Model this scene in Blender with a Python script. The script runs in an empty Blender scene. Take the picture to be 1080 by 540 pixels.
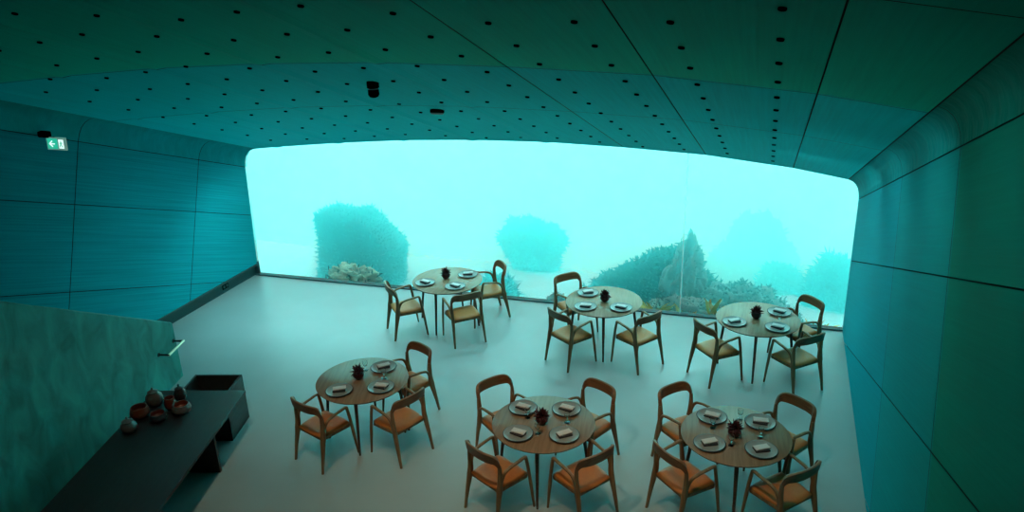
import bpy, bmesh, math, random
from mathutils import Vector, Matrix, noise
R = math.radians
scene = bpy.context.scene
COL = scene.collection
random.seed(7)

# ------------------------------------------------------------------ helpers
class MB:
    """collects geometry for ONE mesh object"""
    def __init__(s): s.v = []; s.f = []; s.m = []
    def add(s, verts, faces, mi=0):
        o = len(s.v); s.v += [tuple(v) for v in verts]
        s.f += [tuple(i + o for i in f) for f in faces]; s.m += [mi] * len(faces)
    def box(s, c, d, bev=0.0, rot=None, mi=0):
        bm = bmesh.new(); bmesh.ops.create_cube(bm, size=1)
        for v in bm.verts: v.co = Vector((v.co.x * d[0], v.co.y * d[1], v.co.z * d[2]))
        if bev: bmesh.ops.bevel(bm, geom=bm.edges[:], offset=bev, segments=2, affect='EDGES', profile=.5)
        M = Matrix.Translation(c) @ (rot.to_4x4() if rot else Matrix())
        bm.verts.index_update()
        s.add([M @ v.co for v in bm.verts], [[v.index for v in f.verts] for f in bm.faces], mi); bm.free()
    def tube(s, pts, rad, n=8, mi=0, cap=True):
        """pts list of Vectors; rad list of (a,b) half sizes: a sideways, b along the binormal"""
        P = [Vector(p) for p in pts]; rad = [(r, r) if not isinstance(r, tuple) else r for r in rad]
        rings = []; ref = None
        for i, p in enumerate(P):
            t = (P[min(i + 1, len(P) - 1)] - P[max(i - 1, 0)]).normalized()
            if ref is None:
                ref = Vector((1, 0, 0)) if abs(t.x) < .8 else Vector((0, 1, 0))
            a = (ref - t * ref.dot(t)).normalized(); b = t.cross(a); ref = a
            rings.append([p + a * (rad[i][0] * math.cos(2 * math.pi * k / n)) + b * (rad[i][1] * math.sin(2 * math.pi * k / n)) for k in range(n)])
        V = [v for r in rings for v in r]; F = []
        for i in range(len(P) - 1):
            for k in range(n):
                F.append((i * n + k, i * n + (k + 1) % n, (i + 1) * n + (k + 1) % n, (i + 1) * n + k))
        if cap:
            F.append(tuple(range(n - 1, -1, -1))); F.append(tuple((len(P) - 1) * n + k for k in range(n)))
        s.add(V, F, mi)
    def lathe(s, prof, n=32, c=(0, 0, 0), mi=0, mis=None):
        V = []; F = []; ms = []
        for r, z in prof:
            for k in range(n):
                a = 2 * math.pi * k / n
                V.append((c[0] + max(r, 1e-4) * math.cos(a), c[1] + max(r, 1e-4) * math.sin(a), c[2] + z))
        for i in range(len(prof) - 1):
            for k in range(n):
                F.append((i * n + k, i * n + (k + 1) % n, (i + 1) * n + (k + 1) % n, (i + 1) * n + k))
                ms.append(mis[i] if mis else mi)
        F.append(tuple(range(n - 1, -1, -1))); ms.append(mis[0] if mis else mi)
        F.append(tuple((len(prof) - 1) * n + k for k in range(n))); ms.append(mis[-1] if mis else mi)
        o = len(s.v); s.v += V; s.f += [tuple(i + o for i in f) for f in F]; s.m += ms
    def build(s, name, mats, parent=None, smooth=40, loc=None):
        me = bpy.data.meshes.new(name); me.from_pydata(s.v, [], s.f)
        for m in (mats if isinstance(mats, (list, tuple)) else [mats]): me.materials.append(m)
        me.polygons.foreach_set('material_index', s.m)
        bm = bmesh.new(); bm.from_mesh(me)
        bmesh.ops.remove_doubles(bm, verts=bm.verts, dist=1e-5)
        bmesh.ops.recalc_face_normals(bm, faces=bm.faces); bm.to_mesh(me); bm.free()
        if smooth:
            me.polygons.foreach_set('use_smooth', [True] * len(me.polygons))
            me.set_sharp_from_angle(angle=R(smooth))
        me.update()
        o = bpy.data.objects.new(name, me); COL.objects.link(o)
        if parent: o.parent = parent
        if loc: o.location = loc
        return o

def tag(o, label=None, cat=None, group=None, kind=None):
    if label: o['label'] = label
    if cat: o['category'] = cat
    if group: o['group'] = group
    if kind: o['kind'] = kind
    return o
def empty(name, loc=(0, 0, 0), rz=0):
    o = bpy.data.objects.new(name, None); COL.objects.link(o); o.empty_display_size = .1
    o.location = loc; o.rotation_euler = (0, 0, rz); return o
def copy_tree(o, parent=None):
    c = o.copy(); COL.objects.link(c); c.parent = parent
    for ch in list(o.children): copy_tree(ch, c)
    return c
def structure(o): o['kind'] = 'structure'; return o

# ------------------------------------------------------------------ materials
def new_mat(name):
    m = bpy.data.materials.new(name); m.use_nodes = True
    nt = m.node_tree; b = nt.nodes['Principled BSDF']; return m, nt, b
def plain(name, col, rough=.5, metal=0, spec=.5, nz=0, nscale=40, bump=0):
    m, nt, b = new_mat(name)
    b.inputs['Base Color'].default_value = (*col, 1); b.inputs['Roughness'].default_value = rough
    b.inputs['Metallic'].default_value = metal; b.inputs['Specular IOR Level'].default_value = spec
    tc = nt.nodes.new('ShaderNodeTexCoord'); n = nt.nodes.new('ShaderNodeTexNoise')
    n.inputs['Scale'].default_value = nscale; n.inputs['Detail'].default_value = 5
    nt.links.new(tc.outputs['Object'], n.inputs['Vector'])
    if nz:
        mx = nt.nodes.new('ShaderNodeMix'); mx.data_type = 'RGBA'
        mx.inputs[6].default_value = (*[c * (1 - nz) for c in col], 1); mx.inputs[7].default_value = (*[min(1, c * (1 + nz)) for c in col], 1)
        nt.links.new(n.outputs['Fac'], mx.inputs[0]); nt.links.new(mx.outputs[2], b.inputs['Base Color'])
    if bump:
        bp = nt.nodes.new('ShaderNodeBump'); bp.inputs['Strength'].default_value = bump; bp.inputs['Distance'].default_value = .01
        nt.links.new(n.outputs['Fac'], bp.inputs['Height']); nt.links.new(bp.outputs['Normal'], b.inputs['Normal'])
    return m
def wood(name, c1, c2, scale=(3, 40, 40), rough=.45):
    m, nt, b = new_mat(name); L = nt.links.new
    tc = nt.nodes.new('ShaderNodeTexCoord'); mp = nt.nodes.new('ShaderNodeMapping'); mp.inputs['Scale'].default_value = scale
    n = nt.nodes.new('ShaderNodeTexNoise'); n.inputs['Scale'].default_value = 1; n.inputs['Detail'].default_value = 6; n.inputs['Distortion'].default_value = .6
    r = nt.nodes.new('ShaderNodeValToRGB'); r.color_ramp.elements[0].color = (*c1, 1); r.color_ramp.elements[1].color = (*c2, 1)
    r.color_ramp.elements[0].position = .3; r.color_ramp.elements[1].position = .7
    L(tc.outputs['Object'], mp.inputs[0]); L(mp.outputs[0], n.inputs['Vector']); L(n.outputs['Fac'], r.inputs[0]); L(r.outputs[0], b.inputs['Base Color'])
    b.inputs['Roughness'].default_value = rough
    return m
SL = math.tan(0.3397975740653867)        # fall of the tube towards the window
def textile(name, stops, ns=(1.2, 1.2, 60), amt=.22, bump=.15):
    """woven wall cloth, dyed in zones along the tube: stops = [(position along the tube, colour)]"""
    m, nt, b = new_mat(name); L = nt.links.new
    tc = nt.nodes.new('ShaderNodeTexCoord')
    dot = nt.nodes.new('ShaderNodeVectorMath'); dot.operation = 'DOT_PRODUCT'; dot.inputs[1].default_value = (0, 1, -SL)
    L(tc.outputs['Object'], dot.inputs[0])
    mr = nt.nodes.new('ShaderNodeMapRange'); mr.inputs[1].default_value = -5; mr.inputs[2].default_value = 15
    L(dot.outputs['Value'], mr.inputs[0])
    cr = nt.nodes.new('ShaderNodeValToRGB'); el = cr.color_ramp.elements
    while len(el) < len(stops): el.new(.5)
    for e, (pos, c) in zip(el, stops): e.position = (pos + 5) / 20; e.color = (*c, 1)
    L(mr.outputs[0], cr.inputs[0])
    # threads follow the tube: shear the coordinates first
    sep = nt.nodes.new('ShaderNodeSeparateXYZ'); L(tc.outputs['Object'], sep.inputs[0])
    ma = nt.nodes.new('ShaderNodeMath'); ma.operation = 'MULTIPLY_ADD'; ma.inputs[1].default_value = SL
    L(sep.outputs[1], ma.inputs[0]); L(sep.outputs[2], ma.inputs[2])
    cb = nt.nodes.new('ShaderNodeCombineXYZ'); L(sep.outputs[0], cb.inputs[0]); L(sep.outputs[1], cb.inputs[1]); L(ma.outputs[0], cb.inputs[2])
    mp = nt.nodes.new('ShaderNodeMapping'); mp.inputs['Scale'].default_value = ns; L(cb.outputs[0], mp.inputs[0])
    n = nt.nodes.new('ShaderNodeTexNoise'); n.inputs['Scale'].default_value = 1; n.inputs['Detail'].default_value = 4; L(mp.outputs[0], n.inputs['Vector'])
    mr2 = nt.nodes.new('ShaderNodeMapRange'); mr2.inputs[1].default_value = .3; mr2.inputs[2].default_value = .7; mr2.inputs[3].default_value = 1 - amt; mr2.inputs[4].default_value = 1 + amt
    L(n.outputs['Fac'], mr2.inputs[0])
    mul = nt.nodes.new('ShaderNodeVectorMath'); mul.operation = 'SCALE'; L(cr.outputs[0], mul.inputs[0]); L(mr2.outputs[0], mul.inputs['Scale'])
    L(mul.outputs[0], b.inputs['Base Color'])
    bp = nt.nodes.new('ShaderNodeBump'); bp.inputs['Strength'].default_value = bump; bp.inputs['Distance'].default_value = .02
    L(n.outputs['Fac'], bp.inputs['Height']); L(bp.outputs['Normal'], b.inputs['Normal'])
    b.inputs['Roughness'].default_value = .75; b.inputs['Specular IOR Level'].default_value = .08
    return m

M = {}
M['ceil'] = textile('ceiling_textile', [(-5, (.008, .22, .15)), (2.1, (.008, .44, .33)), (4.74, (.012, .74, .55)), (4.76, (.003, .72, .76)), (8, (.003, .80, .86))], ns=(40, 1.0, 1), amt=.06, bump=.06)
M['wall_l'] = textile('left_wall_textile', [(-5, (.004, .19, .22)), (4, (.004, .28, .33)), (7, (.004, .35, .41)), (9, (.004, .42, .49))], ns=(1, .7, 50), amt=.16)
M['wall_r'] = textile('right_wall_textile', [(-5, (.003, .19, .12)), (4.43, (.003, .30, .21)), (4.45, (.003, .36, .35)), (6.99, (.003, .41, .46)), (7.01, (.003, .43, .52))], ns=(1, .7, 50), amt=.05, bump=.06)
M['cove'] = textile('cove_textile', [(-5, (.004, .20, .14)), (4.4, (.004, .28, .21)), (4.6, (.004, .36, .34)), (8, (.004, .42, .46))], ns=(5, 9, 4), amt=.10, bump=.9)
M['backing'] = plain('dark_backing', (.004, .02, .022), .9)
M['plinth'] = plain('plinth_paint', (.02, .085, .09), .6, nz=.1)
M['dark_metal'] = plain('dark_metal', (.012, .014, .015), .45, .3)
M['wood'] = wood('chair_wood', (.16, .098, .042), (.30, .19, .086), (30, 30, 4))
M['rail_wood'] = wood('chair_rail_wood', (.15, .066, .026), (.26, .125, .05), (4, 30, 30))
M['leather'] = plain('tan_leather', (.47, .165, .034), .5, nz=.15, nscale=25, bump=.08)
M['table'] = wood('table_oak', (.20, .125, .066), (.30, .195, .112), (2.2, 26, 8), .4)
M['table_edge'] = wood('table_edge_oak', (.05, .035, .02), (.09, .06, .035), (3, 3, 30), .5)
M['plate'] = plain('stoneware', (.25, .28, .27), .35, nz=.15, nscale=20)
M['plate_rim'] = plain('dark_glaze', (.028, .024, .022), .4, nz=.2)
M['cloth'] = plain('pale_linen', (.60, .61, .60), .9, nz=.08, nscale=90)
M['dark_cloth'] = plain('dark_linen', (.035, .036, .04), .9, nz=.2, nscale=90)
M['posy_pot'] = plain('dark_red_pot', (.04, .008, .008), .35, nz=.3)
M['posy_leaf'] = plain('dark_red_leaf', (.05, .008, .010), .6, nz=.4, nscale=30)
M['console'] = wood('blackened_wood', (.006, .007, .008), (.013, .014, .015), (3, 30, 30), .55)
M['bin_wood'] = wood('stained_bin_wood', (.02, .03, .03), (.04, .055, .055), (3, 30, 30), .5)
M['pot_grey'] = plain('grey_glaze', (.12, .125, .12), .3, nz=.4, nscale=14)
M['pot_rust'] = plain('rust_glaze', (.17, .04, .018), .35, nz=.4, nscale=14)
M['pot_dark'] = plain('charcoal_glaze', (.03, .03, .032), .35, nz=.4, nscale=14)
M['pot_in'] = plain('red_brown_inside', (.11, .02, .014), .5, nz=.3)
M['concrete'] = None
M['brass'] = plain('pale_brass', (.75, .66, .48), .3, 1)
M['lampblack'] = plain('lamp_black', (.003, .004, .004), .9, spec=0)
M['grey_band'] = plain('grey_band', (.35, .30, .30), .5)

# stained raw concrete of the stair parapet
m, nt, b = new_mat('stained_concrete'); L = nt.links.new
tc = nt.nodes.new('ShaderNodeTexCoord'); mp = nt.nodes.new('ShaderNodeMapping'); mp.inputs['Scale'].default_value = (2.4, 2.4, 1.5)
n = nt.nodes.new('ShaderNodeTexNoise'); n.inputs['Scale'].default_value = 1.5; n.inputs['Detail'].default_value = 8; n.inputs['Distortion'].default_value = .8
cr = nt.nodes.new('ShaderNodeValToRGB'); cr.color_ramp.elements[0].position = .32; cr.color_ramp.elements[0].color = (.010, .17, .155, 1)
cr.color_ramp.elements[1].position = .72; cr.color_ramp.elements[1].color = (.03, .36, .33, 1)
L(tc.outputs['Object'], mp.inputs[0]); L(mp.outputs[0], n.inputs['Vector']); L(n.outputs['Fac'], cr.inputs[0]); L(cr.outputs[0], b.inputs['Base Color'])
bp = nt.nodes.new('ShaderNodeBump'); bp.inputs['Strength'].default_value = .3; bp.inputs['Distance'].default_value = .02
L(n.outputs['Fac'], bp.inputs['Height']); L(bp.outputs['Normal'], b.inputs['Normal']); b.inputs['Roughness'].default_value = .7
M['concrete'] = m

# polished floor
m, nt, b = new_mat('polished_floor'); L = nt.links.new
tc = nt.nodes.new('ShaderNodeTexCoord'); n = nt.nodes.new('ShaderNodeTexNoise'); n.inputs['Scale'].default_value = .7; n.inputs['Detail'].default_value = 7
cr = nt.nodes.new('ShaderNodeValToRGB'); cr.color_ramp.elements[0].position = .3; cr.color_ramp.elements[0].color = (.27, .335, .345, 1)
cr.color_ramp.elements[1].position = .7; cr.color_ramp.elements[1].color = (.34, .415, .425, 1)
L(tc.outputs['Object'], n.inputs['Vector']); L(n.outputs['Fac'], cr.inputs[0]); L(cr.outputs[0], b.inputs['Base Color'])
mr = nt.nodes.new('ShaderNodeMapRange'); mr.inputs[3].default_value = .36; mr.inputs[4].default_value = .48
L(n.outputs['Fac'], mr.inputs[0]); L(mr.outputs[0], b.inputs['Roughness'])
M['floor'] = m

# ------------------------------------------------------------------ the tube: profile offsets o = z + SL*y
XL, XR = -9.3, 1.2
TT = math.tan(R(3))
def ybase(x): return 11.379 + (x + 9.276) * (11.668 - 11.379) / 10.47
def yend(x, o):                                   # where the tube meets the (slightly leaning) window plane
    yb = ybase(x); return (yb + o * TT) / (1 + SL * TT)
def P(x, o, y): return Vector((x, y, o - SL * y))
YB = -3.0                                          # back end of the room
ceil_prof = [(-9.03, 6.53), (-8.56, 6.585), (-7.30, 6.712), (-6.04, 6.812), (-4.78, 6.868), (-3.52, 6.886), (-2.26, 6.853), (-1.0, 6.79), (.26, 6.652), (1.03, 6.52)]
def arc(p, q, c, k=5):                             # rounded corner (p -> q) bulging towards c
    p, q, c = Vector(p), Vector(q), Vector(c); out = []
    for i in range(k + 1):
        t = i / k; out.append(tuple((1 - t) ** 2 * p + 2 * t * (1 - t) * c + t * t * q))
    return out
cove_l = arc((XL, 6.17), (-9.03, 6.53), (XL + .01, 6.50))
cove_r = arc((1.03, 6.52), (XR, 6.23), (XR - .01, 6.48))

def y_at(o, c): return (c + SL * o) / (1 + SL * SL)   # the seam square to the tube axis
G = .006
def panels(name, prof, seams, mat, closed_panels=True, normal=None):
    """prof: list of cells, each a polyline [(x,o)...]; one inset sheet per cell and per length of the tube, on a dark backing"""
    mb = MB()
    for cell in prof:
        g0 = g1 = G
        if isinstance(cell, tuple): cell, g0, g1 = cell
        cs = [-9.0] + seams + [99]
        # inset the polyline ends by the gap
        pl = [Vector(q) for q in cell]
        d0 = (pl[1] - pl[0]).normalized(); d1 = (pl[-1] - pl[-2]).normalized()
        pin = [pl[0] + d0 * g0] + pl[1:-1] + [pl[-1] - d1 * g1]
        for a, bb in zip(cs, cs[1:]):
            for (x0, o0), (x1, o1) in zip(pin, pin[1:]):
                def ya(o): return y_at(o, a) + G if a > -8 else YB
                def yb(x, o): return y_at(o, bb) - G if bb < 90 else yend(x, o)
                # clip each row where the panel would go below the floor line is harmless: the floor slab covers it
                mb.add([P(x0, o0, ya(o0)), P(x1, o1, ya(o1)), P(x1, o1, yb(x1, o1)), P(x0, o0, yb(x0, o0))], [(0, 1, 2, 3)])
    return mb
def backing(mb, line, off):
    """a dark sheet a little outside the panels, joined to them at the window end"""
    L2 = [Vector(q) for q in line]; outl = []
    for i, q in enumerate(L2):
        d = (L2[min(i + 1, len(L2) - 1)] - L2[max(i - 1, 0)]).normalized()
        e_ = d * (-.06 if i == 0 else .06 if i == len(L2) - 1 else 0)          # laps over its neighbour
        outl.append(q + Vector((-d.y, d.x)) * off + e_)
    for (p0, p1), (q0, q1) in zip(zip(L2, L2[1:]), zip(outl, outl[1:])):
        e0, e1 = yend(*p0), yend(*p1)
        mb.add([P(q0.x, q0.y, YB), P(q1.x, q1.y, YB), P(q1.x, q1.y, e1 + .02), P(q0.x, q0.y, e0 + .02), P(p1.x, p1.y, e1), P(p0.x, p0.y, e0)], [(0, 1, 2, 3), (3, 2, 4, 5)], 1)

# ceiling
def welt(p, q, a, b_):
    p, q = Vector(p), Vector(q); d = (q - p).normalized(); n_ = Vector((-d.y, d.x)); out = [p - n_ * (-.0 if not a else .0)]
    out = [p + Vector((0, -.015)) if a else p]
    if a: out += [p + d * .035 + Vector((0, -.010)), p + d * .11]
    if b_: out += [q - d * .11, q - d * .035 + Vector((0, -.010))]
    out.append(q + Vector((0, -.015)) if b_ else q)
    return out
cells = []
for i in range(len(ceil_prof) - 1):
    w0, w1 = 0 < i <= 5, 0 < i + 1 <= 5
    cells.append((welt(ceil_prof[i], ceil_prof[i + 1], w0, w1), .0004 if (w0 or i == 0) else G, .0004 if w1 else G))
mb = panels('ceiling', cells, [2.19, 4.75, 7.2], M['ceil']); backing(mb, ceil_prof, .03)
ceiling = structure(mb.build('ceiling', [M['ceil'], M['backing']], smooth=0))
# coves
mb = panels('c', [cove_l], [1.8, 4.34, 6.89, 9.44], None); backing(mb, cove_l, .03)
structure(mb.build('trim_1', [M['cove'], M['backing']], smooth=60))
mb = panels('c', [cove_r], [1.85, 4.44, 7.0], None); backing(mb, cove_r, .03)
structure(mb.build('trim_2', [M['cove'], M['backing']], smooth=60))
# side walls (bottom edge of the left one hangs over a set-back plinth)
def side_wall(name, x, levels, seams, mat, zmin, sgn):
    mb = MB(); cs = [-30] + seams + [99]; lv = [-6] + levels
    for o0, o1 in zip(lv, lv[1:]):
        for a, bb in zip(cs, cs[1:]):
            def ya(o): return y_at(o, a) + G if a > -20 else YB
            def yb(o): return y_at(o, bb) - G if bb < 90 else yend(x, o)
            poly = [(ya(o0 + G), o0 + G), (yb(o0 + G), o0 + G), (yb(o1 - G), o1 - G), (ya(o1 - G), o1 - G)]
            pts = [(y, o - SL * y) for y, o in poly]
            if bb > 90: pts[1] = (yend(x, o0 + G), o0 + G - SL * yend(x, o0 + G))
            # clip to z >= zmin and y >= YB
            for axis, lim in ((1, zmin), (0, YB)):
                out = []
                for i in range(len(pts)):
                    p, q = pts[i], pts[(i + 1) % len(pts)]
                    ip, iq = p[axis] >= lim, q[axis] >= lim
                    if ip: out.append(p)
                    if ip != iq:
                        t = (lim - p[axis]) / (q[axis] - p[axis]); out.append((p[0] + (q[0] - p[0]) * t, p[1] + (q[1] - p[1]) * t))
                pts = out
                if len(pts) < 3: break
            if len(pts) >= 3:
                mb.add([(x, y, z) for y, z in pts], [tuple(range(len(pts)))], 0)
    xo = x + sgn * .03
    zt = levels[-1]
    e_t, e_b = yend(x, zt), ybase(x)
    mb.add([(xo, YB, zmin), (xo, e_b + .02, zmin), (xo, e_t + .02, zt - SL * e_t), (xo, YB, zt - SL * YB), (x, e_b, zmin), (x, e_t, zt - SL * e_t)],
           [(0, 1, 2, 3), (1, 4, 5, 2)], 1)
    return structure(mb.build(name, [mat, M['backing']], smooth=0))
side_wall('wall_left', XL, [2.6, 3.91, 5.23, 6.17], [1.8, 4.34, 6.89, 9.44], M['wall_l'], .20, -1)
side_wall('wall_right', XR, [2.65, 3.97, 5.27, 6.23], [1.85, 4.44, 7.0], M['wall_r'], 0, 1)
mb = MB(); mb.box((-9.40, (YB + 11.36) / 2, .10), (.10, 11.36 - YB, .20)); mb.box((-9.36, (YB + 11.36) / 2, .215), (.18, 11.36 - YB, .03))
structure(mb.build('baseboard_left', M['plinth'], smooth=0))
so = empty('power_socket', (-9.345, 10.47, .12)); tag(so, 'small dark power socket set in the dark skirting below the far wall', 'socket')
mb = MB(); mb.box((.004, 0, 0), (.012, .16, .09), .003); mb.build('face_plate', M['lampblack'], so)
for y in (-.04, .04):
    mb = MB(); mb.box((.012, y, 0), (.008, .05, .05), .003); mb.build('outlet', M['plinth'], so)
# floor slab and rear wall
mb = MB(); mb.add([(-9.5, YB, 0), (XR + .06, YB, 0), (XR + .06, 11.72, 0), (-9.5, 11.44, 0), (-9.5, YB, -.3), (XR + .06, YB, -.3), (XR + .06, 11.72, -.3), (-9.5, 11.44, -.3)],
                  [(0, 1, 2, 3), (7, 6, 5, 4), (0, 4, 5, 1), (1, 5, 6, 2), (2, 6, 7, 3), (3, 7, 4, 0)])
structure(mb.build('floor', M['floor'], smooth=0))
mb = MB(); mb.box((-4.1, YB - .06, 4), (11.2, .12, 8.6)); structure(mb.build('wall_back', M['wall_r'], smooth=0))

# ------------------------------------------------------------------ the window pane
outline = [(XL, None), (XL, 6.17)] + cove_l[1:-1] + ceil_prof + cove_r[1:-1] + [(XR, 6.23), (XR, None)]
front = []
for x, o in outline:
    if o is None: front.append(Vector((x, ybase(x), 0)))
    else: front.append(P(x, o, yend(x, o)))
TH = .05
m, nt, b = new_mat('clear_pane'); L = nt.links.new
nt.nodes.remove(b); out = nt.nodes['Material Output']
tr = nt.nodes.new('ShaderNodeBsdfTransparent'); gl = nt.nodes.new('ShaderNodeBsdfGlossy'); gl.inputs['Roughness'].default_value = .02
tr.inputs['Color'].default_value = (.985, 1, 1, 1)
fr = nt.nodes.new('ShaderNodeFresnel'); fr.inputs['IOR'].default_value = 1.25
mx = nt.nodes.new('ShaderNodeMixShader'); L(fr.outputs[0], mx.inputs[0]); L(tr.outputs[0], mx.inputs[1]); L(gl.outputs[0], mx.inputs[2]); L(mx.outputs[0], out.inputs['Surface'])
M['pane'] = m
mb = MB(); nF = len(front)
back = [v + Vector((0, TH, 0)) for v in front]
mb.add(front + back, [tuple(range(nF)), tuple(range(2 * nF - 1, nF - 1, -1))] + [(i, (i + 1) % nF, nF + (i + 1) % nF, nF + i) for i in range(nF)])
win = structure(mb.build('window_1', M['pane'], smooth=0))
# joint between two sheets of the pane
m, nt, b = new_mat('joint_sealant'); nt.nodes.remove(b); tl = nt.nodes.new('ShaderNodeBsdfTranslucent'); tl.inputs[0].default_value = (.8, .95, .95, 1); tp = nt.nodes.new('ShaderNodeBsdfTransparent'); mx = nt.nodes.new('ShaderNodeMixShader'); mx.inputs[0].default_value = .6
L = nt.links.new; L(tl.outputs[0], mx.inputs[1]); L(tp.outputs[0], mx.inputs[2]); L(mx.outputs[0], nt.nodes['Material Output'].inputs['Surface'])
M['joint'] = m
xj = -1.27; yj = ybase(xj)
mb = MB(); mb.add([(xj - .007, yj - .004, .02), (xj + .007, yj - .004, .02), (xj + .007, yj + .135, 2.68), (xj - .007, yj + .135, 2.68),
                   (xj - .007, yj + .03, .02), (xj + .007, yj + .03, .02), (xj + .007, yj + .165, 2.68), (xj - .007, yj + .165, 2.68)],
                  [(0, 1, 2, 3), (7, 6, 5, 4), (0, 4, 5, 1), (1, 5, 6, 2), (2, 6, 7, 3), (3, 7, 4, 0)])
structure(mb.build('window_frame', M['joint'], win, smooth=0))
# sill strip under the pane
mb = MB()
a0, a1 = Vector((-9.44, ybase(-9.44), 0)), Vector((XR, ybase(XR), 0)); e = (a1 - a0).normalized(); nn = Vector((-e.y, e.x, 0))
q = [a0 - nn * .05, a1 - nn * .05, a1 + nn * .06, a0 + nn * .06]
mb.add([v for v in q] + [v + Vector((0, 0, .022)) for v in q], [(0, 1, 2, 3), (4, 5, 6, 7), (0, 1, 5, 4), (1, 2, 6, 5), (2, 3, 7, 6), (3, 0, 4, 7)])
structure(mb.build('trim_3', M['plinth'], smooth=0))
mb = MB(); mb.box((-9.34, 11.40, .13), (.10, .06, .26)); structure(mb.build('trim_4', M['plinth'], smooth=0))

# ------------------------------------------------------------------ ceiling fittings
def ceil_o(x):
    for (x0, o0), (x1, o1) in zip(ceil_prof, ceil_prof[1:]):
        if x0 <= x <= x1:
            t = (x - x0) / (x1 - x0); return o0 + (o1 - o0) * t, math.atan2(o1 - o0, x1 - x0)
mb = MB(); mb.lathe([(.023, .004), (.023, -.012), (.020, -.014), (.017, -.014), (.014, -.008)], 12)
proto = mb.build('recessed_spotlight', M['lampblack'])
offs = [.285, .16, .31, .42, .26, .12, .24, .37, .18, .005, .11, .19, .03, .46]
first = True; n_spots = 0
ax = math.atan(SL)
for k, of in enumerate(offs):
    x = -.03 - .624 * k
    o, sl = ceil_o(x)
    j = 0
    while True:
        y = of + .575 * j + (.0 if k < 9 else 0); j += 1
        if y < 3.7: continue
        if y > yend(x, o) - .25: break
        ob = proto if first else proto.copy()
        if not first: COL.objects.link(ob)
        first = False; n_spots += 1
        ob.location = P(x, o, y); ob.rotation_euler = (-ax, -sl, 0)
        tag(ob, 'small dark round spotlight recessed in the sloping teal ceiling', 'spotlight', 'recessed spotlights dotted over the ceiling')
# black cylindrical fixture and flat disc
x, y = -4.06, 7.22; o, sl = ceil_o(x); p = P(x, o, y)
f = empty('ceiling_camera', p); tag(f, 'black cylindrical fixture with a pale band hanging from the ceiling', 'camera')
mb = MB(); mb.lathe([(.062, .02), (.065, -.005), (.065, -.055), (.05, -.062)], 20); mb.build('mount', M['lampblack'], f)
mb = MB(); mb.lathe([(.05, -.058), (.05, -.075)], 20); mb.build('band', M['grey_band'], f)
mb = MB(); mb.lathe([(.048, -.072), (.058, -.078), (.06, -.125), (.045, -.15), (.02, -.16)], 20); mb.build('body', M['lampblack'], f)
x, y = -4.09, 8.84; o, sl = ceil_o(x); p = P(x, o, y)
f = empty('smoke_detector', p); f.rotation_euler = (-ax * .6, 0, 0); tag(f, 'flat dark disc with a pale lower rim on the ceiling', 'detector')
mb = MB(); mb.lathe([(.085, .03), (.09, .0), (.09, -.03), (.085, -.036)], 24); mb.build('base', M['lampblack'], f)
mb = MB(); mb.lathe([(.083, -.034), (.08, -.048), (.06, -.055)], 24); mb.build('rim', M['grey_band'], f)

# ------------------------------------------------------------------ exit sign on a wall bracket
def emis(name, c, s, base=(.1, .1, .1)):
    m, nt, b = new_mat(name); b.inputs['Base Color'].default_value = (*base, 1)
    b.inputs['Emission Color'].default_value = (*c, 1); b.inputs['Emission Strength'].default_value = s; return m
M['sign_green'] = emis('lit_green', (.01, .42, .27), 1.0); M['sign_white'] = emis('lit_white', (.72, 1, .93), 1.0); M['sign_case'] = emis('lit_case', (.35, .9, .75), .22)
ES = (-9.04, 7.5, 3.42)
es = empty('exit_sign', ES); es.rotation_euler = (0, R(4), R(14)); tag(es, 'lit green EXIT sign with white arrow, bracketed off the far wall', 'sign')
W, H = .25, .150
mb = MB(); mb.box((0, .012, 0), (W + .02, .024, H + .02), .004); mb.build('sign_case', M['sign_case'], es)
mb = MB(); mb.box((-W * .21, -.004, 0), (W * .55, .006, H - .014)); mb.build('arrow_panel', M['sign_green'], es)
k_ = .80
class SB(MB):
    def build(self, *a, **k): self.v = [(x * k_, y, z * k_) for x, y, z in self.v]; return MB.build(self, *a, **k)
mb = SB(); mb.box((-.062, -.010, 0), (.085, .006, .018))
for s in (1, -1):
    mb.box((-.087, -.010, s * .024), (.018, .006, .075), rot=Matrix.Rotation(s * R(45), 3, 'Y'))
mb.build('arrow', M['sign_white'], es)
# doorway with a running figure in green lines
mb = SB()
mb.box((.085, -.003, 0), (.085, .004, .15))
mb.build('door_symbol', M['sign_white'], es)
mb = SB(); z0 = -.005
mb.lathe([(.010, -.004), (.010, .004)], 12, (.088, -.006, .048))
mb.tube([(.088, -.008, .034), (.082, -.008, -.005)], [.010, .008], 6)
mb.tube([(.082, -.008, -.005), (.066, -.008, -.022), (.064, -.008, -.052)], [.007, .006, .005], 6)
mb.tube([(.082, -.008, -.005), (.098, -.008, -.028), (.112, -.008, -.05)], [.007, .006, .005], 6)
mb.tube([(.088, -.008, .03), (.070, -.008, .016), (.062, -.008, .0)], [.005, .004, .004], 6)
mb.tube([(.088, -.008, .03), (.105, -.008, .012), (.114, -.008, .02)], [.005, .004, .004], 6)
mb.build('running_figure', M['sign_green'], es)
mb = MB(); mb.box((-.16, .02, .115), (.15, .09, .085), .02); mb.tube([(-.12, .02, .09), (-.02, .012, .080)], [.012, .010], 8)
mb.build('bracket', M['lampblack'], es)

# ------------------------------------------------------------------ stair parapet, grab rail
D = Vector((.267, -.963, 0)).normalized(); N = Vector((-D.y, D.x, 0)); E0 = Vector((-7.9, 7.68, 0))
zt = lambda t: .86 + .56 * t
mb = MB(); T1 = 8.6; W_ = .16
front_p = [E0, E0 + D * T1, E0 + D * T1 + Vector((0, 0, zt(T1))), E0 + Vector((0, 0, zt(0)))]
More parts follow.
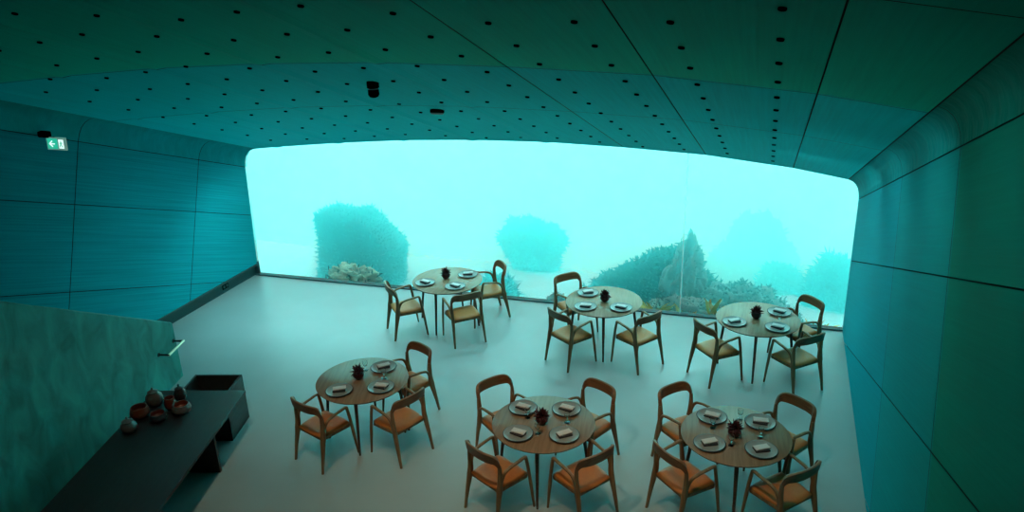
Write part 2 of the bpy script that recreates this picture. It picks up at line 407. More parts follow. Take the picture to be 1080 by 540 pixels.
# keep it a stout slab with a softened top edge
ts = [i * T1 / 24 for i in range(25)]
V = []; Fs = []
for t in ts:
    b0 = E0 + D * t; h = zt(t) + .004 * math.sin(t * 9)
    V += [b0, b0 + Vector((0, 0, h - .02)), b0 - N * .02 + Vector((0, 0, h)), b0 - N * (W_ - .02) + Vector((0, 0, h)), b0 - N * W_ + Vector((0, 0, h - .02)), b0 - N * W_]
for i in range(24):
    for k in range(6):
        Fs.append((i * 6 + k, i * 6 + (k + 1) % 6, (i + 1) * 6 + (k + 1) % 6, (i + 1) * 6 + k))
Fs.append((5, 4, 3, 2, 1, 0)); Fs.append(tuple(24 * 6 + k for k in range(6)))
mb.add(V, Fs); structure(mb.build('wall_stair', M['concrete'], smooth=30))
g = empty('grab_rail', E0 + D * .27 + Vector((0, 0, .6)), math.atan2(D.y, D.x))
tag(g, 'short pale metal grab rail at the foot of the concrete stair parapet', 'rail')
mb = MB(); mb.tube([(-.21, .15, 0), (.23, .15, 0)], [.017, .017], 10); mb.build('bar', M['brass'], g)
for x in (-.20, .22):
    mb = MB(); mb.tube([(x, .155, 0), (x, -.005, 0)], [.014, .014], 10); mb.tube([(x, .008, 0), (x, -.004, 0)], [.03, .03], 12)
    mb.build('bracket', M['dark_metal'], g)

# ------------------------------------------------------------------ dark console along the parapet
Hc = .675
cd = Vector((.276, -.961, 0)).normalized(); cn = Vector((-cd.y, cd.x, 0))      # along (towards the stairs), across (into the room)
C0 = Vector((-5.893, 6.631, 0))                                                # far corner on the room side
con = empty('console_table', C0, math.atan2(cd.y, cd.x))
tag(con, 'long low black console bench with clay pots, beside the stair parapet', 'console')
# local frame: +x along cd, +y across to the room side; far end at x=0, room edge at y=0
Wc = 1.15; Lc = 5.2
mb = MB(); mb.box((Lc / 2, -Wc / 2, Hc - .02), (Lc, Wc, .04), .004); mb.build('top', M['console'], con)
bx0, bx1, by0, by1 = -.47, .08, -.85, -.235
mb = MB(); t_ = .025
mb.box(((bx0 + bx1) / 2, (by0 + by1) / 2, .05), (bx1 - bx0, by1 - by0, .10))
hh = Hc - .045
mb.box((bx0 + t_ / 2, (by0 + by1) / 2, hh / 2), (t_, by1 - by0, hh)); mb.box((bx1 - t_ / 2, (by0 + by1) / 2, hh / 2), (t_, by1 - by0, hh))
mb.box(((bx0 + bx1) / 2, by0 + t_ / 2, hh / 2), (bx1 - bx0, t_, hh)); mb.box(((bx0 + bx1) / 2, by1 - t_ / 2, hh / 2), (bx1 - bx0, t_, hh))
mb.build('end_bin', M['bin_wood'], con)
for x in (.70, 2.6, 4.7):
    mb = MB(); mb.box((x, -Wc / 2, (Hc - .04) / 2), (.045, Wc - .26, Hc - .04), .003); mb.build('panel_leg', M['console'], con)

# pots
def rpot(name, r, h, mouth, mats, loc, label, lid=False, squat=1.0):
    r *= .88; h *= .9; mouth *= .88
    p = empty(name, loc, random.uniform(0, 6)); tag(p, label, 'pot', 'clay pots on the console')
    mb = MB(); prof = [(r * .55, 0), (r * .62, .004), (r * .9, h * .25), (r, h * .5), (r * .93, h * .75), (mouth + .008, h * .95), (mouth + .006, h), (mouth - .003, h), (mouth - .006, h * .9), (r * .8, h * .5), (r * .5, h * .18)]
    mb.lathe(prof, 28, mis=[0] * 7 + [1] * 3); ob = mb.build('body', mats, p)
    for v in ob.data.vertices:
        n_ = noise.noise(Vector((v.co.x * 14, v.co.y * 14, v.co.z * 14 + r * 90))); v.co.x *= 1 + .05 * n_; v.co.y *= 1 + .05 * n_
    if lid:
        mb = MB(); mb.lathe([(mouth + .012, h - .002), (mouth + .014, h + .006), (mouth * .7, h + .022), (mouth * .3, h + .03), (.010, h + .036), (.014, h + .05), (.006, h + .06)], 20); mb.build('lid', mats[0], p)
    return p
def CP(x, y): x = .20 + (x - .45) * .82; y = -.56 + (y + .56) * .92; q = C0 + cd * x + cn * y; return (q.x, q.y, Hc)
rpot('clay_pot', .115, .20, .055, [M['pot_grey'], M['pot_in']], CP(.62, -1.0), 'tallest grey lidded clay pot at the back of the console group', True)
rpot('clay_pot', .085, .17, .045, [M['pot_dark'], M['pot_in']], CP(.47, -.72), 'small dark lidded pot nearest the bin end of the console', True)
rpot('clay_pot', .125, .15, .095, [M['pot_rust'], M['pot_in']], CP(.93, -1.05), 'wide rust red bowl pot by the parapet edge of the console')
rpot('clay_pot', .075, .17, .06, [M['pot_rust'], M['pot_in']], CP(.72, -.75), 'narrow red pot wedged between the two lidded pots')
rpot('clay_pot', .125, .13, .095, [M['pot_grey'], M['pot_rust']], CP(.82, -.56), 'wide grey bowl with rust inside at the outer edge of the group')
rpot('clay_pot', .11, .11, .09, [M['pot_dark'], M['pot_in']], CP(1.02, -.78), 'open dark bowl with a pale lip in the middle of the group')
rpot('clay_pot', .10, .15, .055, [M['pot_grey'], M['pot_in']], CP(1.30, -1.02), 'mottled grey pot standing apart at the stair end of the group', True)

# ------------------------------------------------------------------ tables
def make_table():
    t = empty('round_table')
    mb = MB(); Rr = .5626
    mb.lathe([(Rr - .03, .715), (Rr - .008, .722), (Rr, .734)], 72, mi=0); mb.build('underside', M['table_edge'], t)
    mb = MB(); mb.lathe([(Rr, .7335), (Rr, .738), (Rr - .003, .7405), (.001, .7405)], 72); mb.build('tabletop', M['table'], t)
    for k in range(4):
        a = R(90 * k); c = Vector((math.cos(a), math.sin(a), 0))
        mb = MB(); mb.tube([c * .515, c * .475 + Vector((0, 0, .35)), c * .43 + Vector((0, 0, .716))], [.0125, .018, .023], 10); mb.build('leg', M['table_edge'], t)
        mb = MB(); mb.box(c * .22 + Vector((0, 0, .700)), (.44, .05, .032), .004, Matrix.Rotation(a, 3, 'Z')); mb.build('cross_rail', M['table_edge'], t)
    return t
# ------------------------------------------------------------------ chairs (origin at the footprint centre, facing +y)
def cat(P4, k=6):
    P4 = [Vector(p) for p in P4]; out = []
    Q = [P4[0] * 2 - P4[1]] + P4 + [P4[-1] * 2 - P4[-2]]
    for i in range(1, len(Q) - 2):
        p0, p1, p2, p3 = Q[i - 1:i + 3]
        for j in range(k):
            t = j / k
            out.append(.5 * ((2 * p1) + (p2 - p0) * t + (2 * p0 - 5 * p1 + 4 * p2 - p3) * t * t + (3 * p1 - p0 - 3 * p2 + p3) * t ** 3))
    out.append(P4[-1]); return out
def lerp_r(rs, k=6):
    out = []
    for a, b_ in zip(rs, rs[1:]):
        for j in range(k):
            t = j / k; out.append((a[0] + (b_[0] - a[0]) * t, a[1] + (b_[1] - a[1]) * t))
    out.append(rs[-1]); return out
def make_chair():
    c = empty('dining_armchair')
    # seat pad: soft rounded cushion, wider in front
    mb = MB(); nx, ny = 14, 14; top = []; 
    def half(yy): return .205 + (yy + .2) / .42 * .028
    V = []; F = []
    for side in (1, -1):
        for j in range(ny + 1):
            for i in range(nx + 1):
                u, v = -1 + 2 * i / nx, -1 + 2 * j / ny
                # superellipse mapping keeps rounded corners
                su = u * math.sqrt(max(0, 1 - .16 * v * v)); sv = v * math.sqrt(max(0, 1 - .16 * u * u))
                y = .012 + sv * .222; x = su * (half(y) + .012)
                e = max(0, 1 - max(abs(u), abs(v)) ** 6)
                z = .432 + (.006 + .026 * e ** .5 - .010 * (1 - u * u) * (1 - v * v)) * (1 if side > 0 else -.55)
                V.append((x, y, z))
    n1 = (nx + 1) * (ny + 1)
    for j in range(ny):
        for i in range(nx):
            a = j * (nx + 1) + i; F.append((a, a + 1, a + nx + 2, a + nx + 1)); F.append((n1 + a, n1 + a + nx + 1, n1 + a + nx + 2, n1 + a + 1))
    rim = [j for j in range(nx + 1)] + [(j + 1) * (nx + 1) - 1 for j in range(1, ny + 1)] + [ny * (nx + 1) + i for i in range(nx - 1, -1, -1)] + [j * (nx + 1) for j in range(ny - 1, 0, -1)]
    for a, b_ in zip(rim, rim[1:] + rim[:1]): F.append((a, b_, n1 + b_, n1 + a))
    mb.add(V, F); mb.build('seat', M['leather'], c, smooth=70)
    # frame under the seat
    mb = MB()
    mb.box((0, .205, .405), (.46, .026, .04), .006); mb.box((0, -.175, .405), (.42, .026, .04), .006)
    for s in (1, -1): mb.box((s * .218, .015, .405), (.024, .38, .04), .006, Matrix.Rotation(-s * .05, 3, 'Z'))
    mb.build('seat_frame', M['wood'], c)
    # bent backrest: a band whose ends run down into the posts
    mb = MB(); nu = 36; V = []; F = []
    for i in range(nu + 1):
        u = -1 + 2 * i / nu; au = abs(u)
        ang = u * 1.0
        x = .238 * math.sin(u * 1.32) / math.sin(1.32); y = -.262 + .088 * au ** 2.3
        ztop = .755 + .117 * (max(0, 1 - au ** 5)) ** .55
        zb = .752 - .135 * (max(0, au - .70) / .30) ** 2.2
        th = .015 + .007 * max(0, au - .6) / .4
        tx, ty = math.cos(u * 1.25), .19 * 2.3 * (1 if u > 0 else -1) * au ** 1.3
        ln = math.hypot(tx, ty); nx_, ny_ = -ty / ln, tx / ln
        lean = -.012
        for (o_, z) in ((th, zb + .006), (th, ztop - .006), (th * .4, ztop), (-th * .4, ztop), (-th, ztop - .006), (-th, zb + .006), (-th * .4, zb), (th * .4, zb)):
            V.append((x + nx_ * o_, y + ny_ * o_ + lean * (z - .78) / .08, z))
    for i in range(nu):
        for k in range(8): F.append((i * 8 + k, i * 8 + (k + 1) % 8, (i + 1) * 8 + (k + 1) % 8, (i + 1) * 8 + k))
    F.append(tuple(range(7, -1, -1))); F.append(tuple(nu * 8 + k for k in range(8)))
    mb.add(V, F); mb.build('back_rail', M['rail_wood'], c, smooth=50)
    for s in (1, -1):
        # rear leg runs on up as the back post
        pts = cat([(s * .25, -.265, 0), (s * .242, -.225, .22), (s * .232, -.185, .42), (s * .232, -.172, .52), (s * .236, -.172, .62), (s * .236, -.176, .72)])
        rr = lerp_r([(.014, .017), (.020, .026), (.026, .040), (.024, .034), (.021, .028), (.018, .022)])
        mb = MB(); mb.tube(pts, rr, 10); mb.build('leg', M['wood'], c, smooth=60)
        # front leg
        pts = cat([(s * .265, .265, 0), (s * .263, .228, .30), (s * .259, .198, .53), (s * .256, .174, .663)])
        mb = MB(); mb.tube(pts, lerp_r([(.012, .013), (.018, .020), (.018, .020), (.017, .019)]), 10); mb.build('leg', M['wood'], c, smooth=60)
        # arm rises out of the rear leg and runs forward to the front leg
        pts = cat([(s * .234, -.178, .43), (s * .240, -.154, .535), (s * .248, -.112, .618), (s * .254, -.03, .652), (s * .257, .07, .666), (s * .2575, .155, .676), (s * .2565, .180, .665)])
        mb = MB(); mb.tube(pts, lerp_r([(.014, .020), (.016, .019), (.018, .017), (.020, .015), (.021, .014), (.020, .014), (.015, .013)]), 10); mb.build('armrest', M['wood'], c, smooth=60)
    return c

T = {'A': (-4.823, 10.376), 'B': (-2.226, 10.199), 'C': (-.043, 10.152), 'D': (-4.561, 7.155), 'E': (-2.154, 6.853), 'F': (-.152, 7.195)}
TN = {'A': 'window-row table nearest the EXIT sign', 'B': 'middle window-row table', 'C': 'window-row table farthest from console',
      'D': 'inner-row table by the black console', 'E': 'middle inner-row table', 'F': 'inner-row table farthest from console'}
TA = {'A': -92, 'B': -78, 'C': -90, 'D': -72, 'E': -82, 'F': -84}
# seats: angle of the seat's place round the table
SEATS = {'A': [(-136.5, 1.0, 42), (-47.5, .95, 132), (40, .965, -142)],
         'B': [(-122.5, .95, 56), (-34, .97, 145), (142, .96, -42)],
         'C': [(-139, .94, 42), (-41, .94, 134), (39, .96, -139)],
         'D': [(-110, .91, 71), (-22.4, .92, 157), (62, .93, -116)],
         'E': [(-119, .94, 62), (-35.5, .93, 145), (59, .94, -119), (146, .98, -37)],
         'F': [(-134, .93, 47), (-40, .91, 139), (48, .95, -126), (141, .98, -40)]}
PLATES = {'A': [(-144, .365), (49, .37), (-45, .33)], 'B': [(144, .36), (-126, .354), (-33, .354)], 'C': [(-144, .37), (44, .385), (-44, .362)],
          'D': [(-111, .353), (70, .349), (-21, .343)], 'E': [(146, .362), (60, .357), (-123, .354), (-33, .343)], 'F': [(136, .37), (50, .368), (-133, .357), (-41, .352)]}
VASE = {'A': (.079, 129), 'B': (.019, -30), 'C': (.026, 175), 'D': (.053, 173), 'E': (.025, -115), 'F': (.04, -105)}
GLASS = {'F': [(.243, 168), (.30, 85), (.251, 2), (.218, -98)], 'E': [(.196, 168), (.225, -89), (.259, 15)], 'C': [(.289, -18)], 'D': [(.267, 20), (.231, 109)]}
def corner(deg):
    a = math.radians(deg); w = 'window side' if math.sin(a) > 0 else 'far from window'
    s = 'console end' if math.cos(a) < 0 else 'away from console'
    return w, s

table0 = make_table(); chair0 = make_chair()
# plate
pl0 = MB(); pl0.lathe([(.095, 0), (.10, .004), (.150, .014), (.163, .018), (.166, .021), (.156, .0235), (.150, .019), (.118, .012), (.105, .010), (.001, .010)], 48, mis=[0, 0, 1, 1, 1, 0, 0, 0, 0])
plate0 = pl0.build('dinner_plate', [M['plate'], M['plate_rim']])
# napkin: pale folded linen lying skew over a dark folded one
nap0 = empty('folded_napkin')
def pillow(d, z0, seed):
    mb = MB(); n_ = 10; V = []; F = []
    for s in (1, -1):
        for j in range(n_ + 1):
            for i in range(n_ + 1):
                u, v = -1 + 2 * i / n_, -1 + 2 * j / n_
                e = max(0, 1 - max(abs(u), abs(v)) ** 8) ** .5
                z = z0 + d[2] / 2 + (s * d[2] / 2 * (.45 + .55 * e)) + .0025 * noise.noise(Vector((u * 1.5 + seed, v * 1.5, s)))
                V.append((u * d[0] / 2, v * d[1] / 2, max(z, z0)))
    m_ = (n_ + 1) ** 2
    for j in range(n_):
        for i in range(n_):
            a = j * (n_ + 1) + i; F.append((a, a + 1, a + n_ + 2, a + n_ + 1)); F.append((m_ + a, m_ + a + n_ + 1, m_ + a + n_ + 2, m_ + a + 1))
    rim = list(range(n_ + 1)) + [(j + 1) * (n_ + 1) - 1 for j in range(1, n_ + 1)] + [n_ * (n_ + 1) + i for i in range(n_ - 1, -1, -1)] + [j * (n_ + 1) for j in range(n_ - 1, 0, -1)]
    for a, b_ in zip(rim, rim[1:] + rim[:1]): F.append((a, b_, m_ + b_, m_ + a))
    mb.add(V, F); return mb
lo = pillow((.15, .095, .022), 0, 1).build('lower_fold', M['dark_cloth'], nap0, smooth=50)
up = pillow((.155, .078, .018), .0205, 5).build('upper_fold', M['cloth'], nap0, smooth=50); up.rotation_euler = (0, 0, .12); up.location = (.004, .008, 0)
lo['label'] = 'dark folded cloth underneath'; up['label'] = 'pale folded linen on top'
# posy: small dark pot with spiky dark red leaves
posy0 = empty('table_posy')
mb = MB(); mb.lathe([(.030, 0), (.034, .004), (.058, .032), (.062, .055), (.05, .080), (.036, .088), (.030, .088), (.02, .06)], 24); mb.build('pot', M['posy_pot'], posy0)
mb = MB()
for i in range(90):
    a = random.uniform(0, 6.28); el = random.uniform(-.35, 1.4); ln = random.uniform(.06, .10)
    d = Vector((math.cos(a) * math.cos(el), math.sin(a) * math.cos(el), math.sin(el)))
    p0 = Vector((0, 0, .085)); side = d.cross(Vector((0, 0, 1))).normalized(); w = random.uniform(.008, .014); up_ = side.cross(d) * .004
    p1 = p0 + d * ln * .55; p2 = p0 + d * ln + Vector((0, 0, random.uniform(-.02, .01)))
    mb.add([p0 + up_, p1 - side * w + up_, p2, p1 + side * w + up_, p0 - up_, p1 - side * w - up_, p1 + side * w - up_], [(0, 1, 2, 3), (4, 6, 2, 5), (0, 4, 5, 1), (1, 5, 2), (2, 6, 3), (3, 6, 4, 0)])
mb.build('foliage', M['posy_leaf'], posy0, smooth=0)
# small clear glass
m, nt, b = new_mat('clear_glass'); b.inputs['Base Color'].default_value = (.9, 1, 1, 1); b.inputs['Roughness'].default_value = .03; b.inputs['Transmission Weight'].default_value = 1; b.inputs['IOR'].default_value = 1.45
M['glass'] = m
mb = MB(); mb.lathe([(.030, 0), (.031, .002), (.006, .006), (.004, .05), (.008, .056), (.026, .075), (.031, .10), (.029, .125), (.0275, .125), (.029, .10), (.024, .077), (.006, .060)], 20)
glass0 = mb.build('stemmed_glass', M['glass'])

used = {}
def inst(key, proto, make=copy_tree):
    if key not in used: used[key] = True; return proto
    return make(proto)
GN = {'tables': 'round dining tables', 'chairs': 'wooden armchairs round the tables', 'plates': 'place-setting plates', 'naps': 'napkins on the plates', 'posy': 'posies in the table centres', 'glass': 'glasses on the tables'}
for k, (tx, ty) in T.items():
    t = inst('t', table0); t.location = (tx, ty, 0); t.rotation_euler = (0, 0, R(TA[k]))
    n_seats = len(SEATS[k])
    tag(t, 'round oak table laid for %s, the %s' % ({3: 'three', 4: 'four'}[n_seats], TN[k]), 'table', GN['tables'])
    for ang, dist, face in SEATS[k]:
        c = inst('c', chair0)
        bx, by = tx + dist * math.cos(R(ang)), ty + dist * math.sin(R(ang))       # midpoint of the rear feet
        f = Vector((math.cos(R(face)), math.sin(R(face))))
        c.location = (bx + f.x * .265, by + f.y * .265, 0); c.rotation_euler = (0, 0, R(face - 90))
        w, s = corner(ang)
        tag(c, 'tan-seated armchair, %s and %s, %s' % (w, s, TN[k]), 'chair', GN['chairs'])
    for ang, rr in PLATES[k]:
        p = inst('p', plate0); px, py = tx + rr * math.cos(R(ang)), ty + rr * math.sin(R(ang))
        p.location = (px, py, .7405); p.rotation_euler = (0, 0, R(ang))
        w, s = corner(ang)
        tag(p, 'grey dark-rimmed plate, %s and %s, %s' % (w, s, TN[k]), 'plate', GN['plates'])
        q = inst('n', nap0); q.location = (px, py, .7515); q.rotation_euler = (0, 0, R(random.choice((-24, 18, -10, 30)) + (0 if k in 'AC' else 8)))
        tag(q, 'folded napkin, %s and %s, %s' % (w, s, TN[k]), 'napkin', GN['naps'])
    rr, ang = VASE[k]
    v = inst('v', posy0); v.scale = (1.12,) * 3; v.location = (tx + rr * math.cos(R(ang)), ty + rr * math.sin(R(ang)), .7405); v.rotation_euler = (0, 0, random.uniform(0, 6))
    tag(v, 'dark red leafy posy in the centre of the %s' % TN[k], 'posy', GN['posy'])
    for rr, ang in GLASS.get(k, []):
        gq = inst('g', glass0); gq.location = (tx + rr * math.cos(R(ang)), ty + rr * math.sin(R(ang)), .7405)
        wh = 'console end' if abs(ang) > 135 else 'away from console' if abs(ang) < 45 else 'window side' if ang > 0 else 'far from window'
        tag(gq, 'small clear stemmed glass, %s, %s' % (wh, TN[k]), 'glass', GN['glass'])

# ------------------------------------------------------------------ the sea outside
M['sand'] = plain('pale_sand', (.20, .24, .25), .95, nz=.25, nscale=2.5, bump=.4)
M['rock'] = plain('weedy_rock', (.012, .018, .018), .9, nz=.6, nscale=6, bump=1)
M['pale_rock'] = plain('encrusted_rock', (.24, .20, .14), .9, nz=.7, nscale=9, bump=1)
M['mid_rock'] = plain('grey_rock', (.10, .095, .085), .9, nz=.6, nscale=7, bump=1)
M['weed'] = plain('dark_weed', (.012, .024, .020), .7, nz=.5, nscale=8)
M['kelp'] = plain('golden_kelp', (.42, .30, .06), .6, nz=.4, nscale=10)
def sea_z(x, y):
    return -1.02 - .10 * max(0, y - 12) - .12 * max(0, y - 15.5) - .30 * max(0, y - 17.5) + .10 * noise.noise(Vector((x * .45, y * .45, 3)))
mb = MB(); nx, ny = 70, 60; V = []; F = []
for j in range(ny + 1):
    for i in range(nx + 1):
        x = -22 + 38 * i / nx; y = 11.85 + 24 * (j / ny) ** 1.3; V.append((x, y, sea_z(x, y)))
for j in range(ny):
    for i in range(nx): a = j * (nx + 1) + i; F.append((a, a + 1, a + nx + 2, a + nx + 1))
mb.add(V, F); structure(mb.build('seabed', M['sand'], smooth=180))

def rock_mesh(size, seed, box=.0, amp=.28, sub=5, taper=0, shear=0, cut=None):
    """taper > 0 narrows the top, < 0 the foot; cut = (x, slope) bevels the shoulder beyond x"""
    bm = bmesh.new(); bmesh.ops.create_icosphere(bm, subdivisions=sub, radius=1)
    for v in bm.verts:
        d = v.co.normalized(); pw = 2 + box * 6
        r = (abs(d.x) ** pw + abs(d.y) ** pw + abs(d.z) ** pw) ** (-1 / pw)
        n_ = noise.fractal(d * 1.9 + Vector((seed * 7.3, seed, 0)), 1.0, 2.0, 6) * amp
        n2 = noise.fractal(d * 7 + Vector((0, seed * 3, 0)), .8, 2.1, 4) * amp * .38
        c = d * r * (1 + n_ + n2)
        if cut and c.x > cut[0]: c.z = min(c.z, 1 - (c.x - cut[0]) * cut[1] + .06 * n2 / max(amp, .01))
        k = 1 - taper * (c.z * .5 + .5) if taper > 0 else 1 + taper * (.5 - c.z * .5)
        c.x = c.x * k + shear * c.z; c.y *= k
        v.co = Vector((c.x * size[0], c.y * size[1], c.z * size[2]))
    bm.normal_update()
    mb = MB(); bm.verts.index_update(); mb.add([v.co.copy() for v in bm.verts], [[v.index for v in f.verts] for f in bm.faces])
    nr = [v.normal.copy() for v in bm.verts]; bm.free(); return mb, nr
def weed_on(mb, nr, count, ln, up=.6, wid=.03, zmin=-.2, seed=1):
    rnd = random.Random(seed); w = MB(); ids = [i for i, v in enumerate(mb.v) if v[2] > zmin]
    for _ in range(count):
        i = rnd.choice(ids); p = Vector(mb.v[i]); n_ = nr[i]
        d = (Vector((n_.x, n_.y, n_.z + up)) + Vector((rnd.gauss(0, .45), rnd.gauss(0, .45), rnd.gauss(0, .3)))).normalized()
        l = ln * rnd.uniform(.4, 1.3); side = d.cross(Vector((rnd.gauss(0, 1), rnd.gauss(0, 1), rnd.gauss(0, 1)))).normalized(); bend = Vector((rnd.gauss(0, .4), rnd.gauss(0, .4), rnd.uniform(-.5, .1)))
        q = [p - d * .03]; 
        for s in range(1, 5): q.append(p + d * l * s / 4 + bend * l * (s / 4) ** 2 * .6)
        ws = [.5, 1, .9, .6, .12]; V = []; 
        for a, ww in zip(q, ws): V += [a - side * wid * ww * rnd.uniform(.7, 1.3), a + side * wid * ww * rnd.uniform(.7, 1.3)]
        w.add(V, [(2 * s, 2 * s + 1, 2 * s + 3, 2 * s + 2) for s in range(4)])
    return w
def sea_rock(name, loc, size, seed, label, mat='rock', box=0, amp=.28, weeds=900, ln=.2, wid=.03, rz=0, cat_='rock', weedmat='weed', up=.25, zmin=-.2, group=None, **kw):
    e_ = empty(name, loc, rz); tag(e_, label, cat_, group)
    mb, nr = rock_mesh(size, seed, box, amp, **kw)
    mb.build('stone', M[mat], e_, smooth=180)
    if weeds:
        w = weed_on(mb, nr, weeds, ln, up, wid, zmin * size[2], seed); o = w.build('seaweed', M[weedmat], e_, smooth=0); o['kind'] = 'stuff'
    return e_
SR = 'seaweed-covered rocks outside the window'
sea_rock('sea_rock', (-8.75, 14.3, -.80), (.96, .45, 1.20), 3, 'tall square weedy rock outside the window nearest the EXIT sign', box=1.3, amp=.11, weeds=7000, ln=.085, wid=.014, zmin=-.9, cut=(.1, .75), shear=.145)
sea_rock('sea_rock', (-5.50, 17.0, -1.22), (.92, .6, .74), 5, 'hazy rounded rock farther out, standing alone on pale sand', amp=.24, weeds=4000, ln=.10, wid=.018, box=.15, zmin=-.8, taper=-.55)
sea_rock('sea_rock', (-5.55, 14.3, -1.35), (.45, .4, .45), 8, 'low weedy boulder in front of the hazy lone rock', amp=.3, weeds=500, ln=.18)
reef = empty('reef', (-1.6, 13.6, -1.2)); tag(reef, 'broad dark weedy reef with a grey pinnacle, behind the middle window-row table', 'rock')
def reef_piece(part, loc, size, seed, mat, amp, weeds, ln, wid, **kw):
    mb, nr = rock_mesh(size, seed, 0, amp, **kw); off = Vector(loc) - reef.location
    mb.v = [tuple(Vector(v) + off) for v in mb.v]
    o = mb.build(part, M[mat], reef, smooth=180)
    w = weed_on(mb, nr, weeds, ln, .25, wid, off.z - .3 * size[2], seed); w = w.build('seaweed', M['weed'], o, smooth=0); w['kind'] = 'stuff'
reef_piece('stone', (-2.20, 13.85, -.78), (1.85, .62, 1.02), 11, 'rock', .26, 8000, .09, .016, taper=.60, shear=.32)
reef_piece('pinnacle', (-1.40, 13.5, -.14), (.50, .36, .78), 14, 'mid_rock', .30, 300, .07, .013, taper=.5, shear=.12)
reef_piece('ridge', (-.40, 13.45, -.82), (1.20, .5, .66), 17, 'mid_rock', .28, 2200, .08, .014, taper=.3)
reef_piece('foot', (-1.25, 12.85, -.82), (.95, .34, .52), 19, 'mid_rock', .3, 1300, .07, .012)
sea_rock('sea_rock', (.35, 17.0, -1.72), (.46, .40, .62), 23, 'small hazy weed-topped rock beyond the ridge', amp=.3, weeds=1800, ln=.13, wid=.018)
sea_rock('sea_rock', (1.42, 15.7, -1.12), (.74, .45, .82), 29, 'larger hazy rock at the window end farthest from the EXIT sign', amp=.3, weeds=2000, ln=.13, wid=.018, taper=.3)
sea_rock('sea_rock', (-.35, 25, -4.9), (1.9, .9, 2.4), 31, 'faint long rock mound farthest out in the haze', amp=.22, weeds=1200, ln=.12, taper=.3)
sea_rock('pale_rock', (-7.85, 12.42, -.56), (.66, .26, .46), 37, 'pale encrusted rock at the foot of the tall square rock', mat='pale_rock', amp=.38, weeds=220, ln=.10, wid=.015)
for i, (x, y, s, lab) in enumerate([(-5.05, 12.6, .22, 'grey stone on the seabed closest to the window-row table by the EXIT sign'), (-4.38, 12.4, .17, 'pale stone on the seabed at the pane below the hazy lone rock'), (-3.62, 12.6, .22, 'mottled stone on the seabed beside the broad reef')]):
    sea_rock('seabed_stone', (x, y, sea_z(x, y) + .30), (s * 1.2, s, s * 1.6), 41 + i, lab, mat=('mid_rock', 'pale_rock', 'mid_rock')[i], amp=.35, weeds=120, ln=.1, wid=.015, cat_='stone', group='stones near the pane')
def kelp(loc, n_, h, label, seed):
    e_ = empty('kelp_clump', loc); tag(e_, label, 'kelp', 'golden kelp at the pane'); rnd = random.Random(seed); w = MB()
    for _ in range(n_):
        a = rnd.uniform(0, 6.28); d = Vector((math.cos(a) * .45, math.sin(a) * .25, 1)).normalized(); side = d.cross(Vector((rnd.gauss(0, 1), rnd.gauss(0, 1), .2))).normalized(); l = h * rnd.uniform(.5, 1.1); b0 = Vector((rnd.gauss(0, .07), rnd.gauss(0, .04), 0)); ph = rnd.uniform(0, 6)
        V = []
        for s in range(8):
            t = s / 7; c_ = b0 + d * l * t + side.cross(d) * .05 * math.sin(4 * t + ph) + Vector((.25 * l * t * t * math.cos(a), 0, -.2 * l * t * t)); ww = .032 * math.sin(math.pi * min(1, .12 + .85 * t)) + .004
            V += [c_ - side * ww, c_ + side * ww]
        w.add(V, [(2 * s, 2 * s + 1, 2 * s + 3, 2 * s + 2) for s in range(7)])
    o = w.build('fronds', M['kelp'], e_, smooth=60); o['kind'] = 'stuff'
    mb = MB(); mb.lathe([(.10, -.12), (.11, -.05), (.07, .02), (.03, .05)], 14); mb.build('holdfast', M['mid_rock'], e_)
    return e_
kelp((-1.78, 12.2, -.42), 16, .45, 'golden kelp clump at the pane behind the middle window-row table', 1)
kelp((-1.30, 12.15, -.50), 18, .46, 'golden kelp clump at the pane beneath the pale glass joint', 2)
kelp((-.68, 12.2, -.22), 9, .40, 'upright golden kelp at the pane behind the window-row table farthest from console', 3)
kelp((.92, 12.1, -.42), 18, .44, 'yellow kelp clump at the pane end farthest from the EXIT sign', 4)

# haze of the water
m = bpy.data.materials.new('sea_water'); m.use_nodes = True; nt = m.node_tree; nt.nodes.remove(nt.nodes['Principled BSDF'])
vs = nt.nodes.new('ShaderNodeVolumeScatter'); vs.inputs['Color'].default_value = (.12, .92, 1, 1); vs.inputs['Density'].default_value = .56; vs.inputs['Anisotropy'].default_value = .84
nt.links.new(vs.outputs[0], nt.nodes['Material Output'].inputs['Volume'])
mb = MB(); x0, x1, y0, y1, z0, z1 = -20, 14, 11.9, 32, -9.5, 4.2
mb.box(((x0 + x1) / 2, (y0 + y1) / 2, (z0 + z1) / 2), (x1 - x0, y1 - y0, z1 - z0)); structure(mb.build('sea_water', m, smooth=0))

WORLD = 4.9
# ------------------------------------------------------------------ light: daylight through the water, warm spots in the ceiling, added cyan fill spots
w = bpy.data.worlds.new('daylit_water'); scene.world = w; w.use_nodes = True; nt = w.node_tree; L = nt.links.new
bg = nt.nodes['Background']; tc = nt.nodes.new('ShaderNodeTexCoord'); sp = nt.nodes.new('ShaderNodeSeparateXYZ'); L(tc.outputs['Generated'], sp.inputs[0])
def ramp(stops):
    r = nt.nodes.new('ShaderNodeValToRGB'); el = r.color_ramp.elements
    while len(el) < len(stops): el.new(.5)
    for e, (p_, c_) in zip(el, stops): e.position = (p_ + 1) / 2; e.color = (*c_, 1)
    L(mr.outputs[0], r.inputs[0]); return r
mr = nt.nodes.new('ShaderNodeMapRange'); mr.inputs[1].default_value = -1; mr.inputs[2].default_value = 1; L(sp.outputs[2], mr.inputs[0])
cr = ramp([(-.6, (.16, .85, .92)), (-.2, (.24, .95, .98)), (.05, (.28, 1, 1)), (.2, (.24, 1, 1)), (.7, (.30, 1, 1))])
st = ramp([(-.5, (.07,) * 3), (-.12, (.10,) * 3), (.08, (.45,) * 3), (.5, (1,) * 3)])
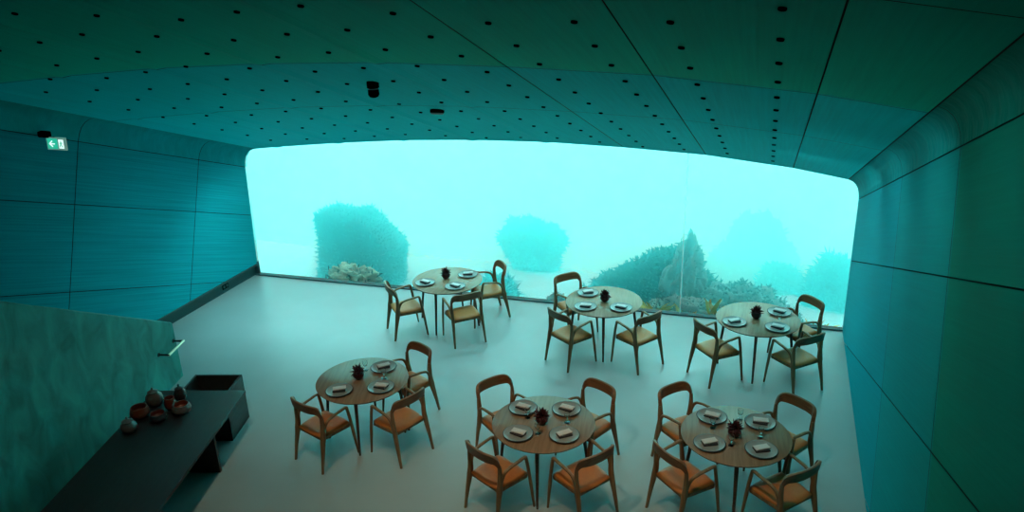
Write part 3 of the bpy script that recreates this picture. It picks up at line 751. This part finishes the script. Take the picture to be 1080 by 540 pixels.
ml = nt.nodes.new('ShaderNodeMath'); ml.operation = 'MULTIPLY'; ml.inputs[1].default_value = WORLD
L(st.outputs[0], ml.inputs[0]); L(ml.outputs[0], bg.inputs['Strength']); L(cr.outputs[0], bg.inputs['Color'])

def spot(x, y, tx, ty, power, col=(1, .72, .46), size=60, soft=.05):
    o, _ = ceil_o(x); p = P(x, o, y) - Vector((0, 0, .06))
    l = bpy.data.lights.new('downlight_or_fill', 'SPOT'); l.energy = power; l.color = col; l.spot_size = R(size); l.spot_blend = .9; l.shadow_soft_size = soft
    ob = bpy.data.objects.new('downlight_or_fill', l); COL.objects.link(ob); ob.location = p
    ob.rotation_euler = (Vector((tx, ty, .7)) - p).to_track_quat('-Z', 'Y').to_euler()
for sx, sy, pw in [(-8.1, 8.6, 26), (-6.2, 8.9, 24), (-4.37, 8.7, 14), (-2.5, 8.9, 16), (-.7, 8.7, 16), (-8.1, 10.3, 135), (-6.2, 10.5, 135), (-4.37, 10.4, 105), (-2.5, 10.5, 95), (-.7, 10.4, 95), (-7.5, 7.0, 16)]:
    spot(sx, sy, sx, sy + .4, pw, (.52, 1, .99), 125, .25)  # cyan fill added under the ceiling to lift the interior brightness
for sy in (4.6, 6.4, 8.2, 10.0):                     # added cyan fill spots that brighten the seamed wall
    spot(-.03, sy, 2.6, sy + .3, 22 if sy < 5 else 32, (.3, 1, .96), 110, .2)
spot(-4.4, 5.0, -4.56, 6.7, 120); spot(-2.5, 4.9, -2.15, 6.4, 190); spot(-.66, 5.3, -.45, 6.7, 130); spot(-4.1, 4.2, -4.6, 5.0, 90, size=85)

# ------------------------------------------------------------------ camera
f_, pitch, roll, yaw, Hcam = 806.5657132337966, 0.35946930662136556, -0.036153535043400714, 0.3430919837270504, 5.393893799136438
fwd = Vector((-math.sin(yaw) * math.cos(pitch), math.cos(yaw) * math.cos(pitch), -math.sin(pitch)))
rt = Vector((math.cos(yaw), math.sin(yaw), 0)); upv = rt.cross(fwd)
r2 = rt * math.cos(roll) + upv * math.sin(roll); u2 = -rt * math.sin(roll) + upv * math.cos(roll)
cam = bpy.data.cameras.new('camera'); co = bpy.data.objects.new('camera', cam); COL.objects.link(co)
cam.sensor_width = 36; cam.lens = f_ / 1080 * 36; cam.clip_start = .05; cam.clip_end = 200
co.matrix_world = Matrix(((r2.x, u2.x, -fwd.x, 0), (r2.y, u2.y, -fwd.y, 0), (r2.z, u2.z, -fwd.z, Hcam), (0, 0, 0, 1)))
scene.camera = co
vs_ = scene.view_settings; scene.display_settings.display_device = 'sRGB'
vs_.view_transform = 'Standard'; vs_.look = 'None'; vs_.gamma = 1; vs_.use_curve_mapping = False; vs_.exposure = .2
cy = scene.cycles; cy.max_bounces = 12; cy.diffuse_bounces = 5; cy.glossy_bounces = 4; cy.transmission_bounces = 6; cy.transparent_max_bounces = 12; cy.volume_bounces = 8
cy.use_denoising = True; cy.sample_clamp_indirect = 6; cy.caustics_reflective = False; cy.caustics_refractive = False
